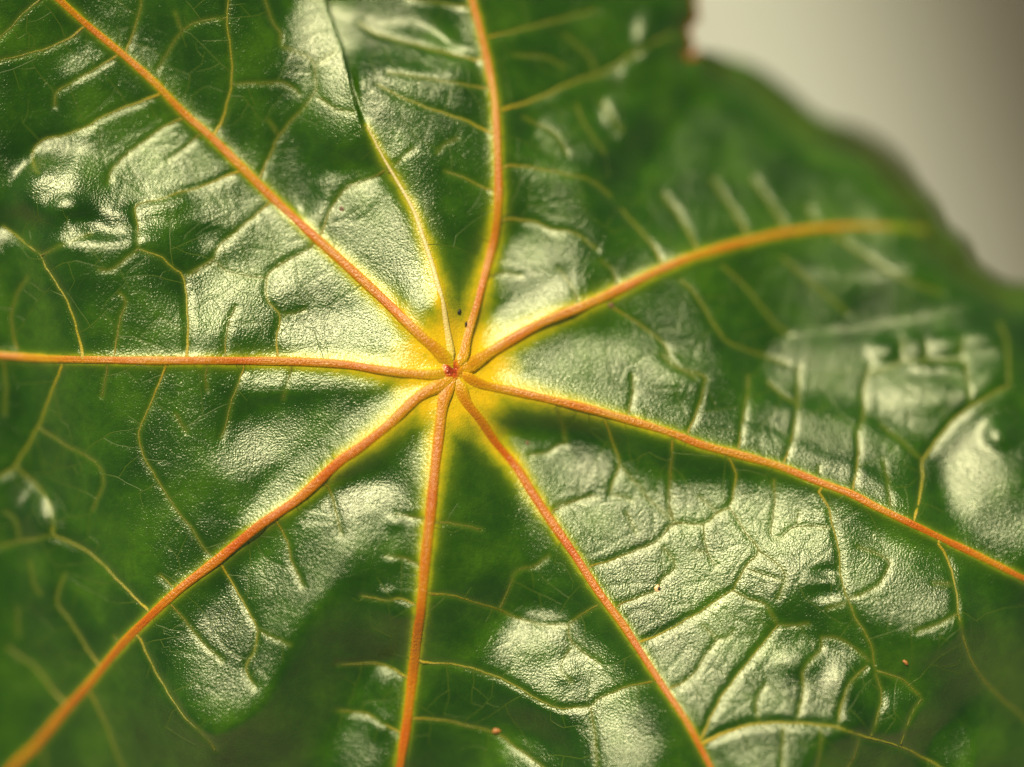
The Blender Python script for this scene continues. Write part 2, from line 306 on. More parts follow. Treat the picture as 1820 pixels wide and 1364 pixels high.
# ------------------------------------------------------------------ puckering: where the sheet leans towards the sun and where away
# outlines of the facets that lean to the sun (glossy in the photograph), with how squarely they face it
FACETS = [
    (1.0, [(480,605),(500,560),(640,545),(690,575),(715,610),(690,622),(560,622)]),
    (.55, [(370,480),(440,450),(560,440),(640,500),(690,545),(600,560),(480,570),(400,590),(340,580)]),
    (1.0, [(410,330),(470,370),(540,425),(620,490),(700,560),(680,575),(600,520),(500,430),(420,375)]),
    (.5, [(200,250),(310,215),(400,290),(430,350),(560,440),(480,440),(380,400),(330,350),(240,330),(190,300)]),
    (.6, [(60,300),(80,270),(180,270),(190,330),(180,360),(60,345),(40,330)]), (.5, [(240,340),(330,340),(430,400),(400,420),(330,400),(250,390)]),
    (.65, [(90,348),(125,350),(150,380),(120,382),(95,370)]), (.75, [(165,378),(240,370),(215,412),(170,407)]),
    (.45, [(120,90),(190,90),(180,130),(110,130)]), (.5, [(215,165),(275,160),(180,215),(110,240)]), (.45, [(330,480),(400,480),(400,600),(340,600)]),
    (.55, [(560,330),(620,310),(690,330),(740,420),(760,480),(700,520),(650,480),(590,400),(550,360)]), (.9, [(700,470),(755,460),(772,530),(750,548)]),
    (.45, [(510,0),(560,0),(600,100),(620,180),(560,180),(530,90)]), (.6, [(560,170),(620,190),(645,245),(580,230)]),
    (1.0, [(862,590),(880,560),(930,520),(1010,480),(1040,500),(960,550),(880,605),(850,612)]), (.6, [(890,440),(960,410),(1020,450),(960,520),(880,530)]),
    (.3, [(920,200),(990,210),(1060,260),(1080,310),(980,280)]), (.35, [(1060,180),(1110,160),(1130,230),(1100,250)]), (.35, [(1125,30),(1160,25),(1160,80),(1140,80)]),
    (.6, [(860,655),(900,630),(1000,600),(1100,610),(1200,650),(1250,700),(1100,690),(1000,685),(900,672)]),
    (.95, [(1060,705),(1130,692),(1240,740),(1400,790),(1560,870),(1640,922),(1500,862),(1320,803),(1180,755)]),
    (.5, [(1350,640),(1480,610),(1560,640),(1700,630),(1740,700),(1700,740),(1640,780),(1560,720),(1480,700),(1380,690)]),
    (.45, [(1680,770),(1740,755),(1830,780),(1830,990),(1760,965),(1700,910)]), (.7, [(1550,605),(1600,605),(1600,640),(1555,640)]), (.7, [(1612,600),(1645,600),(1645,640),(1615,645)]),
    (.7, [(1660,595),(1720,590),(1800,580),(1800,625),(1660,635)]),
    (.5, [(935,800),(1000,790),(1080,820),(1150,870),(1270,870),(1330,880),(1420,880),(1480,930),(1490,1040),(1400,1010),(1350,1100),(1380,1130),(1300,1200),(1330,1300),(1250,1290),(1190,1230),(1130,1130),(1060,1010),(1000,920)]),
    (.45, [(1480,950),(1590,990),(1690,1040),(1700,1130),(1620,1120),(1540,1080),(1500,1060)]), (.5, [(1380,1140),(1470,1150),(1540,1190),(1500,1290),(1420,1280),(1340,1290),(1300,1240)]),
    (.5, [(1560,1235),(1625,1240),(1610,1290),(1570,1290)]), (.5, [(1670,1300),(1720,1300),(1710,1370),(1660,1370)]), (.5, [(1270,1325),(1420,1310),(1420,1370),(1280,1370)]),
    (.6, [(880,1130),(950,1100),(1010,1130),(1100,1200),(1110,1225),(1010,1260),(930,1210),(880,1160)]), (.65, [(1050,1260),(1130,1240),(1160,1310),(1150,1370),(1060,1370)]),
    (.65, [(890,1310),(960,1340),(1010,1370),(920,1370)]), (.85, [(920,1098),(1010,1102),(1000,1120),(920,1112)]),
    (.55, [(520,930),(560,890),(640,870),(720,860),(740,880),(700,920),(640,960),(560,1050),(500,1120),(460,1230),(370,1290),(350,1230),(340,1150),(380,1080),(430,1060),(440,1010)]),
    (.4, [(690,900),(735,900),(725,1110),(690,1100)]), (.5, [(670,1180),(705,1180),(700,1260),(665,1260)]), (.4, [(620,1280),(690,1275),(680,1370),(600,1370)]), (.5, [(720,770),(760,770),(745,870),(720,865)]),
    (.95, [(440,940),(500,900),(600,820),(700,745),(700,700),(640,720),(560,790),(480,855)]), (.6, [(380,840),(430,760),(520,740),(620,700),(700,690),(600,760),(500,830)]),
    (.9, [(520,930),(560,888),(640,868),(735,862),(700,900),(600,930),(540,960)]), (.8, [(440,1010),(470,985),(500,1010),(480,1080),(450,1060)]), (.75, [(370,1280),(400,1200),(440,1150),(450,1220)]),
    (.75, [(1330,885),(1420,882),(1480,930),(1480,1020),(1400,990),(1350,940)]), (.7, [(1080,1000),(1150,1000),(1180,1090),(1150,1140),(1110,1080)]), (.65, [(1000,800),(1080,830),(1140,880),(1100,930),(1010,850)]), (.7, [(1200,1150),(1280,1150),(1260,1230),(1200,1220)]),
    (.22, [(1330,440),(1480,422),(1610,430),(1650,462),(1570,490),(1480,485)]), (.18, [(1280,150),(1400,180),(1540,290),(1600,370),(1450,380),(1330,300)]), (.18, [(600,20),(760,50),(840,110),(830,160),(700,110),(620,80)]), (.2, [(600,90),(700,160),(830,220),(720,190),(620,140)]), (.16, [(1100,330),(1250,130),(1400,180),(1540,290),(1600,370),(1450,400),(1300,420),(1180,450)]),
    (.85, [(370,664),(500,667),(640,671),(705,680),(600,692),(450,684)]), (.75, [(45,870),(60,875),(85,930),(60,935)]),
]
def in_poly(X, Y, poly):
    ins = np.zeros(X.shape, bool); n = len(poly); j = n - 1
    for i in range(n):
        xi, yi = poly[i]; xj, yj = poly[j]
        if yi != yj:
            c = ((yi > Y) != (yj > Y)) & (X < (xj - xi) * (Y - yi) / (yj - yi) + xi)
            ins ^= c
        j = i
    return ins
def blur(a, s):
    n = int(3 * s) + 1; k = np.exp(-0.5 * (np.arange(-n, n + 1) / s) ** 2); k /= k.sum()
    p = np.pad(a, n, mode='edge')
    p = np.apply_along_axis(lambda v: np.convolve(v, k, 'valid'), 0, p)
    return np.apply_along_axis(lambda v: np.convolve(v, k, 'valid'), 1, p)

CS = 6.0                                                   # coarse grid
gx = np.arange(-440, 2264 + 1, CS); gy = np.arange(-440, 1808 + 1, CS)
GX, GY = np.meshgrid(gx, gy)
Zb = broad(GX, GY)
kk = 1 - Zb / DIST
PX = CX + (GX - CX) / kk; PY = CY + (GY - CY) / kk
mask = np.zeros_like(GX)
crisp = mask.copy()
for lv, poly in FACETS:
    if lv < .8: mask = np.maximum(mask, lv * in_poly(PX, PY, poly))
    else: crisp = np.maximum(crisp, lv * in_poly(PX, PY, poly))
mask = np.maximum(blur(mask, 4.8), blur(crisp, 2.0))
# flanks of the main veins that fall towards the sun: vein, side (+1 = right hand seen from the junction), from, to, how squarely
for k, side, d0, d1, lv in ((5, -1, 50, 880, .92), (4, -1, 130, 760, .72), (2, 1, 60, 500, .92), (1, 1, 70, 340, 1.0), (1, -1, 100, 440, .75), (0, -1, 110, 560, .95),
                            (6, -1, 50, 250, 1.0), (8, -1, 110, 320, .8), (3, 1, 80, 300, .5), (7, 1, 120, 260, .5)):
    pth = main_paths[k][0]; best = np.full(GX.shape, 1e6); run = np.zeros(GX.shape); sg = np.zeros(GX.shape); acc = 0.0
    for a, b in zip(pth[:-1], pth[1:]):
        v = b - a; ln = np.hypot(*v); t = np.clip(((GX - a[0]) * v[0] + (GY - a[1]) * v[1]) / ln ** 2, 0, 1)
        dd = np.hypot(GX - a[0] - t * v[0], GY - a[1] - t * v[1]); m = dd < best
        best = np.where(m, dd, best); run = np.where(m, acc + t * ln, run); sg = np.where(m, v[0] * (GY - a[1]) - v[1] * (GX - a[0]), sg); acc += ln
        if acc > 1000: break
    on = lv * np.exp(-((best - 24) / 19) ** 2) * (sg * side > 0) * np.clip((run - d0) / 60, 0, 1) * np.clip((d1 - run) / 140, 0, 1)
    mask = np.maximum(mask, blur(on, .8))
dmain = np.full(GX.shape, 1e6)
for p, w0, w1 in main_paths: dmain = seg_dist(gx, gy, p, 900, dmain)
rc = np.hypot(GX - 805, GY - 660)
Z0 = Zb - 38 * (1 - np.exp(-dmain / 75.0)) - 10 * np.exp(-(rc / 30) ** 2)
# half-way direction between eye and sun at every point of the sheet
vx = (CX - GX); vy = -(CY - GY); vz = DIST - Zb            # y up the sheet
vl = np.sqrt(vx ** 2 + vy ** 2 + vz ** 2)
hx = vx / vl + SUN_L.x; hy = vy / vl + SUN_L.y; hz = vz / vl + SUN_L.z
HXg = -hx / hz; HYg = hy / hz                              # slopes dz/dx, dz/d(y down) of a facet that mirrors the sun
ctrl = ((GX > -60) & (GX < 1880) & (GY > -60) & (GY < 1424)).astype(float)
far = np.clip((-Zb - 370) / 120.0, 0, 1)                   # drooping far lobes keep their own form
ctrl = blur(ctrl * (1 - far), 4)
lo = np.interp(mask, [0, .12, .3, .5, .75, 1], [.33, .24, .16, .095, .04, .0])
hi = np.interp(mask, [0, .12, .3, .5, .75, 1], [9., .38, .20, .12, .055, .01])
ny, nx = GX.shape
kx = np.pi * np.arange(nx) / nx; ky = np.pi * np.arange(ny) / ny
def dct_solve(rhs, mu):
    e = np.block([[rhs, rhs[:, ::-1]], [rhs[::-1], rhs[::-1, ::-1]]])
    f = np.fft.rfft2(e)
    wx = 2 * np.pi * np.fft.rfftfreq(2 * nx); wy = 2 * np.pi * np.fft.fftfreq(2 * ny)
    lap = (2 * np.cos(wx)[None] - 2) + (2 * np.cos(wy)[:, None] - 2)
    return np.fft.irfft2(f / (lap - mu), s=e.shape)[:ny, :nx]
turn = np.clip(np.clip((280 - PX) / 260, 0, 1) + np.clip((PY - 1120) / 240, 0, 1) * np.clip((560 - PX) / 300, 0, 1) + np.clip((PY - 1120) / 240, 0, 1) * np.clip((PX - 1480) / 240, 0, 1), 0, 1)   # outer parts roll away
turn = np.maximum(turn, .85 * blur(in_poly(PX, PY, [(190,-60),(490,-60),(505,60),(540,190),(500,290),(440,270),(330,160)]).astype(float), 4))
Z = Z0.copy(); MU = (CS / 600.0) ** 2; OVER = 1 + 1.0 * np.clip(mask * 2, 0, 1) + 1.6 * np.clip(mask - .5, 0, 1)
for it in range(170):
    zy, zx = np.gradient(Z, CS)
    dx, dy = zx - HXg, zy - HYg
    r = np.hypot(dx, dy) + 1e-6
    f = 1 + OVER * (np.clip(r, lo, hi) / r - 1)
    tx = HXg + dx * (1 + ctrl * (f - 1)); ty = HYg + dy * (1 + ctrl * (f - 1))
    hl = np.hypot(HXg, HYg); cc = (tx * HXg + ty * HYg) / hl
    away = (.5 + .4 * turn) * np.clip(cc + .05 + .20 * turn, 0, None) * ctrl * np.clip(1 - mask / .1, 0, 1) / hl; tx = tx - away * HXg; ty = ty - away * HYg
    lim = np.minimum(1, 0.70 / (np.hypot(tx, ty) + 1e-6))
    tx = tx * np.where(ctrl > .5, lim, 1); ty = ty * np.where(ctrl > .5, lim, 1)
    div = np.gradient(tx, CS, axis=1) + np.gradient(ty, CS, axis=0)
    Z = 0.35 * Z + 0.65 * dct_solve(CS * CS * div - MU * Z0, MU)
    if it % 12 == 11 and it < 140: Z = blur(Z, 0.9)

def bspline(Zg, x, y):
    """cubic B-spline look-up of the coarse grid"""
    x = np.asarray(x, float); y = np.asarray(y, float)
    fx = np.clip((x - gx[0]) / CS, 1, nx - 3.001); fy = np.clip((y - gy[0]) / CS, 1, ny - 3.001)
    i = fx.astype(int); j = fy.astype(int); u = fx - i; v = fy - j
    def wts(t): return ((1 - t) ** 3 / 6, (3 * t ** 3 - 6 * t ** 2 + 4) / 6, (-3 * t ** 3 + 3 * t ** 2 + 3 * t + 1) / 6, t ** 3 / 6)
    wu, wv = wts(u), wts(v); out = 0
    for b in range(4):
        for a in range(4):
            out = out + wv[b] * wu[a] * Zg[j + b - 1, i + a - 1]
    return out

def vnoise(x, y, scale, seed):
    r = np.random.default_rng(seed); T = r.normal(size=(256, 256))
    fx = x / scale + 1000; fy = y / scale + 1000
    i = np.floor(fx).astype(int); j = np.floor(fy).astype(int); u = fx - i; v = fy - j
    u = u * u * u * (u * (u * 6 - 15) + 10); v = v * v * v * (v * (v * 6 - 15) + 10)
    g = lambda a, b: T[b % 256, a % 256]
    return (g(i, j) * (1 - u) + g(i + 1, j) * u) * (1 - v) + (g(i, j + 1) * (1 - u) + g(i + 1, j + 1) * u) * v

# blisters between the side veins: x, y, radius x, radius y, height
BLIST = [(112,315,60,42,9),(120,365,34,20,7),(60,310,30,40,6),(205,390,30,22,5),(150,405,80,26,-10),(30,400,60,30,-9),(290,360,40,24,5),(350,420,50,22,-5),
         (1575,622,24,18,8),(1630,618,18,22,8),(1690,610,32,18,8),(1760,600,36,18,7),(1782,772,26,26,12),(1640,700,70,40,8),(1650,652,24,10,4),(1700,655,26,10,4),(1770,850,60,70,8),
         (1420,1180,40,24,6),(1500,1215,26,36,6),(1590,1262,24,26,5),(1470,1060,30,14,-5),(1475,1020,24,12,-4),(700,930,16,14,3),(695,1000,16,16,3),(690,1060,16,14,3),(682,1150,16,16,3),
         (680,1220,18,22,4),(675,1290,18,22,4),(960,1150,50,30,4),(1010,1200,26,20,4),(640,140,10,60,2),(1090,200,26,30,7),(1150,60,20,40,7),(1120,130,20,20,5),(1110,240,16,24,4),(1000,230,50,30,5),
         (580,330,30,20,3),(640,350,30,30,3),(500,520,40,30,3),(420,520,40,40,3),(65,900,26,34,7)]
BLIST = [(x, y, rx, ry, h * (1.05 if x > 1530 and y < 900 else 1.4 if x < 400 else 1.0)) for x, y, rx, ry, h in BLIST]
BL = [(*plan((b[0], b[1])), b[2], b[3], b[4]) for b in BLIST]

# the fold between two lobes: its lip stands over the lobe behind
LIP = np.array([(480,-440),(520,-130),(558,0),(588,70),(610,150),(634,215),(662,268)], float)
def fold(x, y):
    xl = np.interp(y, LIP[:, 1], LIP[:, 0]); D = np.interp(y, [-440, 0, 80, 150, 215, 275], [90, 58, 48, 36, 20, 0])
    s = x - xl
    t = np.clip((s + 10) / 24, 0, 1); st = t * t * (3 - 2 * t)
    dz = 0.22 * D * np.exp(-np.clip(-s, 0, None) / 55) * (1 - st) - 0.62 * D * np.exp(-np.clip(s, 0, None) / 95) * st
    dxs = 0.46 * D * np.exp(-((s + 10) / 15) ** 2)
    return dz, dxs

def relief(x, y):
    z = bspline(Z, x, y) + fold(x, y)[0]
    for bx, by, rx, ry, h in BL:
        z = z + h * np.exp(-(((x - bx) / rx) ** 2 + ((y - by) / ry) ** 2) ** 1.3)
    z = z + 0.5 * vnoise(x, y, 60, 1) + 0.10 * vnoise(x, y, 24, 2) + 0.05 * vnoise(x, y, 10, 3)
    return z

# ------------------------------------------------------------------ leaf margin
MARG = [(1238,-330),(1262,-200),(1236,-120),(1256,-60),(1244,-10),(1249,25),(1230,45),(1241,72),(1228,92),(1262,82),(1310,90),(1356,108),(1410,150),(1450,190),(1484,210),(1524,220),(1574,246),(1610,284),(1630,326),(1660,362),(1682,402),
        (1724,430),(1742,462),(1776,484),(1806,498),(1850,500),(1905,480),(2000,520),(2080,620),(2180,760),(2120,800),(2240,950),(2230,1150),(2330,1290),(2130,1300),(2000,1420),(1900,1400),(1800,1560),(1700,1560),(1600,1740),(1540,1880),(1420,1760),(1300,1640),(1150,1560),(1050,1600),
        (860,1760),(680,1960),(560,1760),(420,1620),(300,1560),(120,1680),(-150,1790),(-350,1800),(-380,1600),(-330,1400),(-300,1200),(-400,1050),(-620,850),(-800,560),(-620,400),(-420,250),(-330,120),(-380,-100),(-350,-440),(-150,-400),(100,-300),(300,-240),(420,-160),
        (520,-250),(640,-380),(790,-450),(940,-360),(1080,-340),(1160,-400)]
marg = [plan(q) for q in MARG]
_m = np.array(marg); _m = np.vstack([_m[-1:], _m, _m[:2]])
mc = catmull(_m, 14); i0 = np.argmin(((mc - _m[1]) ** 2).sum(1)); i1 = len(mc) - 1 - np.argmin(((mc[::-1] - _m[-2]) ** 2).sum(1))
mc = mc[i0:i1 + 1]
if np.hypot(*(mc[0] - mc[-1])) > 0.5: mc = np.vstack([mc, mc[:1]])

# ------------------------------------------------------------------ fine sheet
def axis(lo0, a, b, hi0, step):
    c = list(np.arange(a, b + .1, step)); l = []; x = a; s = step
    while x > lo0: s = min(s * 1.12, 26); x -= s; l.append(x)
    r = []; x = c[-1]; s = step
    while x < hi0: s = min(s * 1.12, 26); x += s; r.append(x)
    return np.array(l[::-1] + c + r)
fx = axis(-830, -30, 1850, 2360, 3.2); fy = axis(-470, -30, 1394, 1990, 3.2)
FX, FY = np.meshgrid(fx, fy)
FZ = relief(FX, FY)
dM = np.full(FX.shape, 1e6); wM = np.full(FX.shape, 20.0)
for p, w0, w1 in main_paths:
    d = seg_dist(fx, fy, p, 140)
    t = np.clip(np.hypot(FX - 805, FY - 660) / 800, 0, 1)
    wM = np.where(d < dM, w0 + (w1 - w0) * t, wM); dM = np.minimum(dM, d)
FZ += 3.0 * np.exp(-(dM / 14) ** 2)
dS = np.full(FX.shape, 1e6); groove = np.zeros(FX.shape)
for p, w in side_paths:
    d = seg_dist(fx, fy, p, 34)
    groove = np.maximum(groove, (0.40 * w) * np.exp(-(d / (3.0 + 0.8 * w)) ** 2)); dS = np.minimum(dS, d)
for p, w in net_paths:
    d = seg_dist(fx, fy, p, 12)
    groove = np.maximum(groove, (.20 * w) * np.exp(-(d / (2.6 + .5 * w)) ** 2))
FZ -= groove * np.clip((dM - 6) / 14, 0, 1)
def fine_z(x, y):
    i = np.clip(np.searchsorted(fx, x) - 1, 0, len(fx) - 2); j = np.clip(np.searchsorted(fy, y) - 1, 0, len(fy) - 2)
    u = (x - fx[i]) / (fx[i + 1] - fx[i]); v = (y - fy[j]) / (fy[j + 1] - fy[j])
    return (FZ[j, i] * (1 - u) + FZ[j, i + 1] * u) * (1 - v) + (FZ[j + 1, i] * (1 - u) + FZ[j + 1, i + 1] * u) * v

# ------------------------------------------------------------------ mesh helpers
def Warr(x, y, z):
    a = (x - CX) * S; b = (CY - y) * S; c = z * S
    return np.stack([a, b * cT - c * sT, b * sT + c * cT + LEAF_Z], -1)

def mesh_obj(name, verts, faces, mat, parent=None, smooth=True, origin=None):
    o3 = np.zeros(3) if origin is None else np.array(origin)
    me = bpy.data.meshes.new(name)
    verts = np.asarray(verts, float) - o3
    me.vertices.add(len(verts)); me.vertices.foreach_set('co', verts.astype(np.float32).ravel())
    faces = np.asarray(faces, np.int32)
    me.loops.add(faces.size); me.loops.foreach_set('vertex_index', faces.ravel())
    me.polygons.add(len(faces)); me.polygons.foreach_set('loop_start', np.arange(len(faces), dtype=np.int32) * faces.shape[1])
    me.update(calc_edges=True); me.validate()
    if smooth: me.polygons.foreach_set('use_smooth', np.ones(len(me.polygons), bool))
    me.materials.append(mat)
    ob = bpy.data.objects.new(name, me); col.objects.link(ob)
    ob.parent = parent
    ob.location = o3 if parent is None else o3 - np.array(ROOT)
    return ob

# ------------------------------------------------------------------ materials
def blade_material():
    m, nt, b = new_mat('leaf_blade'); L = nt.links
    tc = node(nt, 'ShaderNodeTexCoord'); mp = node(nt, 'ShaderNodeMapping'); mp.inputs['Scale'].default_value = (1000, 1000, 1000)   # millimetres
    L.new(tc.outputs['Object'], mp.inputs[0]); P = mp.outputs[0]
    def noise(scale, detail=2, rough=.5):
        n = node(nt, 'ShaderNodeTexNoise'); n.inputs['Scale'].default_value = scale; n.inputs['Detail'].default_value = detail; n.inputs['Roughness'].default_value = rough
        L.new(P, n.inputs['Vector']); return n.outputs[0]
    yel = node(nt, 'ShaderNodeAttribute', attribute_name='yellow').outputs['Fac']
    vnl = node(nt, 'ShaderNodeAttribute', attribute_name='veinlet').outputs['Fac']
    red = node(nt, 'ShaderNodeAttribute', attribute_name='margin').outputs['Fac']
    green = ramp(nt, noise(.16, 4, .6), [(.3, (.0070, .027, .0005)), (.5, (.0165, .054, .0008)), (.72, (.042, .104, .0014))])
    cells = node(nt, 'ShaderNodeTexVoronoi'); cells.inputs['Scale'].default_value = 3.2; L.new(P, cells.inputs['Vector'])
    green = mixc(nt, math_n(nt, 'MULTIPLY', cells.outputs['Color'], .35), green, (.010, .034, .001))
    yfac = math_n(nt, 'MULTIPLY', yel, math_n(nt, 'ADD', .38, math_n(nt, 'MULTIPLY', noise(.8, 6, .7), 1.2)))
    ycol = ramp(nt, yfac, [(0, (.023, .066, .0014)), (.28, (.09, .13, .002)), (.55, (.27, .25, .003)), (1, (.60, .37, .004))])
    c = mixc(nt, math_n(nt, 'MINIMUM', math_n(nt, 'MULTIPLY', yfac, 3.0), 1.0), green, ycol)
    c = mixc(nt, math_n(nt, 'MULTIPLY', vnl, .55), c, (.09, .12, .006))
    c = mixc(nt, red, c, (.30, .07, .01))
    # fine net of veinlets and minute cells: relief only
    dist = node(nt, 'ShaderNodeTexNoise'); dist.inputs['Scale'].default_value = .7; L.new(P, dist.inputs['Vector'])
    va = node(nt, 'ShaderNodeVectorMath', operation='MULTIPLY_ADD'); L.new(dist.outputs['Color'], va.inputs[0]); va.inputs[1].default_value = (.9, .9, .9); L.new(P, va.inputs[2])
    net = node(nt, 'ShaderNodeTexVoronoi', feature='DISTANCE_TO_EDGE'); net.inputs['Scale'].default_value = .40; L.new(va.outputs[0], net.inputs['Vector'])
    line = ramp(nt, net.outputs['Distance'], [(0, (0, 0, 0)), (.045, (1, 1, 1))])
    c = mixc(nt, math_n(nt, 'MULTIPLY', math_n(nt, 'SUBTRACT', 1.0, line), .10), c, (.05, .09, .006))
    L.new(c, b.inputs['Base Color'])
    rgh = ramp(nt, noise(.5, 4, .65), [(.3, (.30,) * 3), (.7, (.37,) * 3)])
    h1 = node(nt, 'ShaderNodeBump'); h1.inputs['Strength'].default_value = .2; h1.inputs['Distance'].default_value = .00006
    patch = ramp(nt, noise(.22, 2), [(.38, (0, 0, 0)), (.62, (1, 1, 1))])
    net2 = node(nt, 'ShaderNodeTexVoronoi', feature='DISTANCE_TO_EDGE'); net2.inputs['Scale'].default_value = 1.25; L.new(va.outputs[0], net2.inputs['Vector'])
    line2 = ramp(nt, net2.outputs['Distance'], [(0, (0, 0, 0)), (.09, (1, 1, 1))])
    L.new(math_n(nt, 'ADD', math_n(nt, 'MULTIPLY', line, patch), math_n(nt, 'MULTIPLY', line2, .22)), h1.inputs['Height'])
    h2 = node(nt, 'ShaderNodeBump'); h2.inputs['Strength'].default_value = 1.0; h2.inputs['Distance'].default_value = .000042
    gr = math_n(nt, 'ADD', noise(5.6, 1, .5), math_n(nt, 'MULTIPLY', noise(11.0, 1, .5), .5))
    L.new(gr, h2.inputs['Height']); L.new(h1.outputs[0], h2.inputs['Normal'])
    waxy(nt, b, h2.outputs[0], rgh, 1.60, (1, 1, .68))
    return m

def vein_material(name, stops, rough, spec=.6):
    m, nt, b = new_mat(name); L = nt.links
    uv = node(nt, 'ShaderNodeUVMap', uv_map='run'); sp = node(nt, 'ShaderNodeSeparateXYZ'); L.new(uv.outputs[0], sp.inputs[0])
    tc = node(nt, 'ShaderNodeTexCoord'); mp = node(nt, 'ShaderNodeMapping'); mp.inputs['Scale'].default_value = (1000, 1000, 1000); L.new(tc.outputs['Object'], mp.inputs[0])
    n1 = node(nt, 'ShaderNodeTexNoise'); n1.inputs['Scale'].default_value = 1.3; n1.inputs['Detail'].default_value = 3; L.new(mp.outputs[0], n1.inputs['Vector'])
    # streaks along the run of the vein
    mu = node(nt, 'ShaderNodeMapping'); mu.inputs['Scale'].default_value = (.05, 14, 1); L.new(uv.outputs[0], mu.inputs[0])
    n2 = node(nt, 'ShaderNodeTexNoise'); n2.inputs['Scale'].default_value = 1.0; n2.inputs['Detail'].default_value = 3; L.new(mu.outputs[0], n2.inputs['Vector'])
    crown = math_n(nt, 'SUBTRACT', 1.0, math_n(nt, 'ABSOLUTE', math_n(nt, 'SUBTRACT', math_n(nt, 'MULTIPLY', sp.outputs[1], 2.0), 1.0)))   # 1 on the crown, 0 where it meets the blade
    f = math_n(nt, 'ADD', crown, math_n(nt, 'MULTIPLY', math_n(nt, 'SUBTRACT', math_n(nt, 'ADD', n1.outputs[0], n2.outputs[0]), 1.0), .45))
    c = ramp(nt, f, stops)
    tip = node(nt, 'ShaderNodeAttribute', attribute_name='tint').outputs['Color']
    c = mixc(nt, 1.0, c, tip, 'MULTIPLY')
    L.new(c, b.inputs['Base Color'])
    b.inputs['Subsurface Weight'].default_value = .15; b.inputs['Subsurface Radius'].default_value = (1.0, .35, .05); b.inputs['Subsurface Scale'].default_value = .0006
    n3 = node(nt, 'ShaderNodeTexNoise'); n3.inputs['Scale'].default_value = 5.0; n3.inputs['Detail'].default_value = 2; L.new(mp.outputs[0], n3.inputs['Vector'])
    hb = node(nt, 'ShaderNodeBump'); hb.inputs['Strength'].default_value = 1.0; hb.inputs['Distance'].default_value = .00009
    L.new(math_n(nt, 'ADD', n3.outputs[0], math_n(nt, 'MULTIPLY', n2.outputs[0], .7)), hb.inputs['Height']); waxy(nt, b, hb.outputs[0], rough, 1.48, (1, .94, .76))
    return m

M_blade = blade_material()
M_vein = vein_material('vein_skin', [(.0, (.46, .30, .003)), (.32, (.48, .25, .003)), (.55, (.42, .165, .003)), (1.0, (.36, .115, .004))], .36)
M_pale_vein = vein_material('pale_vein_skin', [(.0, (.34, .30, .03)), (.4, (.50, .40, .10)), (1.0, (.60, .46, .20))], .34)
M_side = vein_material('side_vein_skin', [(.0, (.07, .10, .003)), (.5, (.18, .175, .008)), (1.0, (.25, .225, .014))], .40, .5)

# ------------------------------------------------------------------ the leaf
ROOT = W(805, 660, 0)
leaf = bpy.data.objects.new('castor_leaf', None); col.objects.link(leaf)
leaf.location = ROOT; leaf.empty_display_size = .01
leaf['label'] = 'glossy green palmate leaf with orange veins spreading from its centre'; leaf['category'] = 'leaf'

ins = in_poly(FX, FY, [tuple(q) for q in mc])
J, I = len(fy), len(fx)
keep = ins[:-1, :-1] | ins[1:, :-1] | ins[:-1, 1:] | ins[1:, 1:]
usedv = np.zeros((J, I), bool)
for a in (0, 1):
    for b in (0, 1): usedv[a:J - 1 + a, b:I - 1 + b] |= keep
VX, VY = FX.copy(), FY.copy()
out = np.argwhere(usedv & ~ins)
A = mc[:-1]; B = mc[1:]; AB = B - A; L2 = (AB ** 2).sum(1) + 1e-9
q = np.stack([FX[usedv & ~ins], FY[usedv & ~ins]], 1)
for n0 in range(0, len(q), 400):                       # rim vertices slide onto the margin
    qq = q[n0:n0 + 400]
    t = np.clip(((qq[:, None] - A) * AB).sum(-1) / L2, 0, 1)
    pr = A + t[..., None] * AB
    k = ((qq[:, None] - pr) ** 2).sum(-1).argmin(1)
    q[n0:n0 + 400] = pr[np.arange(len(qq)), k]
VX[usedv & ~ins] = q[:, 0]; VY[usedv & ~ins] = q[:, 1]
dR = seg_dist(fx, fy, mc, 150)
FZ = FZ - 26 * np.exp(-(dR / 30) ** 2) - 80 * np.exp(-(dR / 60) ** 2) * np.clip((FX - 1262) / 60, 0, 1) * np.clip((560 - FY) / 120, 0, 1)                  # the rim rolls down a little
VZ = FZ.copy()
VXs = VX + fold(VX, VY)[1]
idx = -np.ones((J, I), int); idx[usedv] = np.arange(usedv.sum())
P3 = Warr(VXs[usedv], VY[usedv], VZ[usedv])
q4 = np.stack([idx[:-1, :-1][keep], idx[1:, :-1][keep], idx[1:, 1:][keep], idx[:-1, 1:][keep]], 1)
blade = mesh_obj('blade', P3, q4, M_blade, leaf, origin=ROOT)
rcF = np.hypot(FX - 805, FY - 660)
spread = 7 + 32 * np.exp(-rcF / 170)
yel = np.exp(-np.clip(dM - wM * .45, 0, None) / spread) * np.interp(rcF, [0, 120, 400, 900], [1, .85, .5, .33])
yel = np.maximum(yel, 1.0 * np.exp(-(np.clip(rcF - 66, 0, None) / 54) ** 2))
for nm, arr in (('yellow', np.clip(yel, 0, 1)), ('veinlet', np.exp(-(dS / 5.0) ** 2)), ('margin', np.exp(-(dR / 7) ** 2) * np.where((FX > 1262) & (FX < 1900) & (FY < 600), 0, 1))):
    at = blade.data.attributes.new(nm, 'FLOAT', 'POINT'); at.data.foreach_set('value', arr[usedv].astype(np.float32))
so = blade.modifiers.new('thickness', 'SOLIDIFY'); so.thickness = 0.00028; so.offset = -1

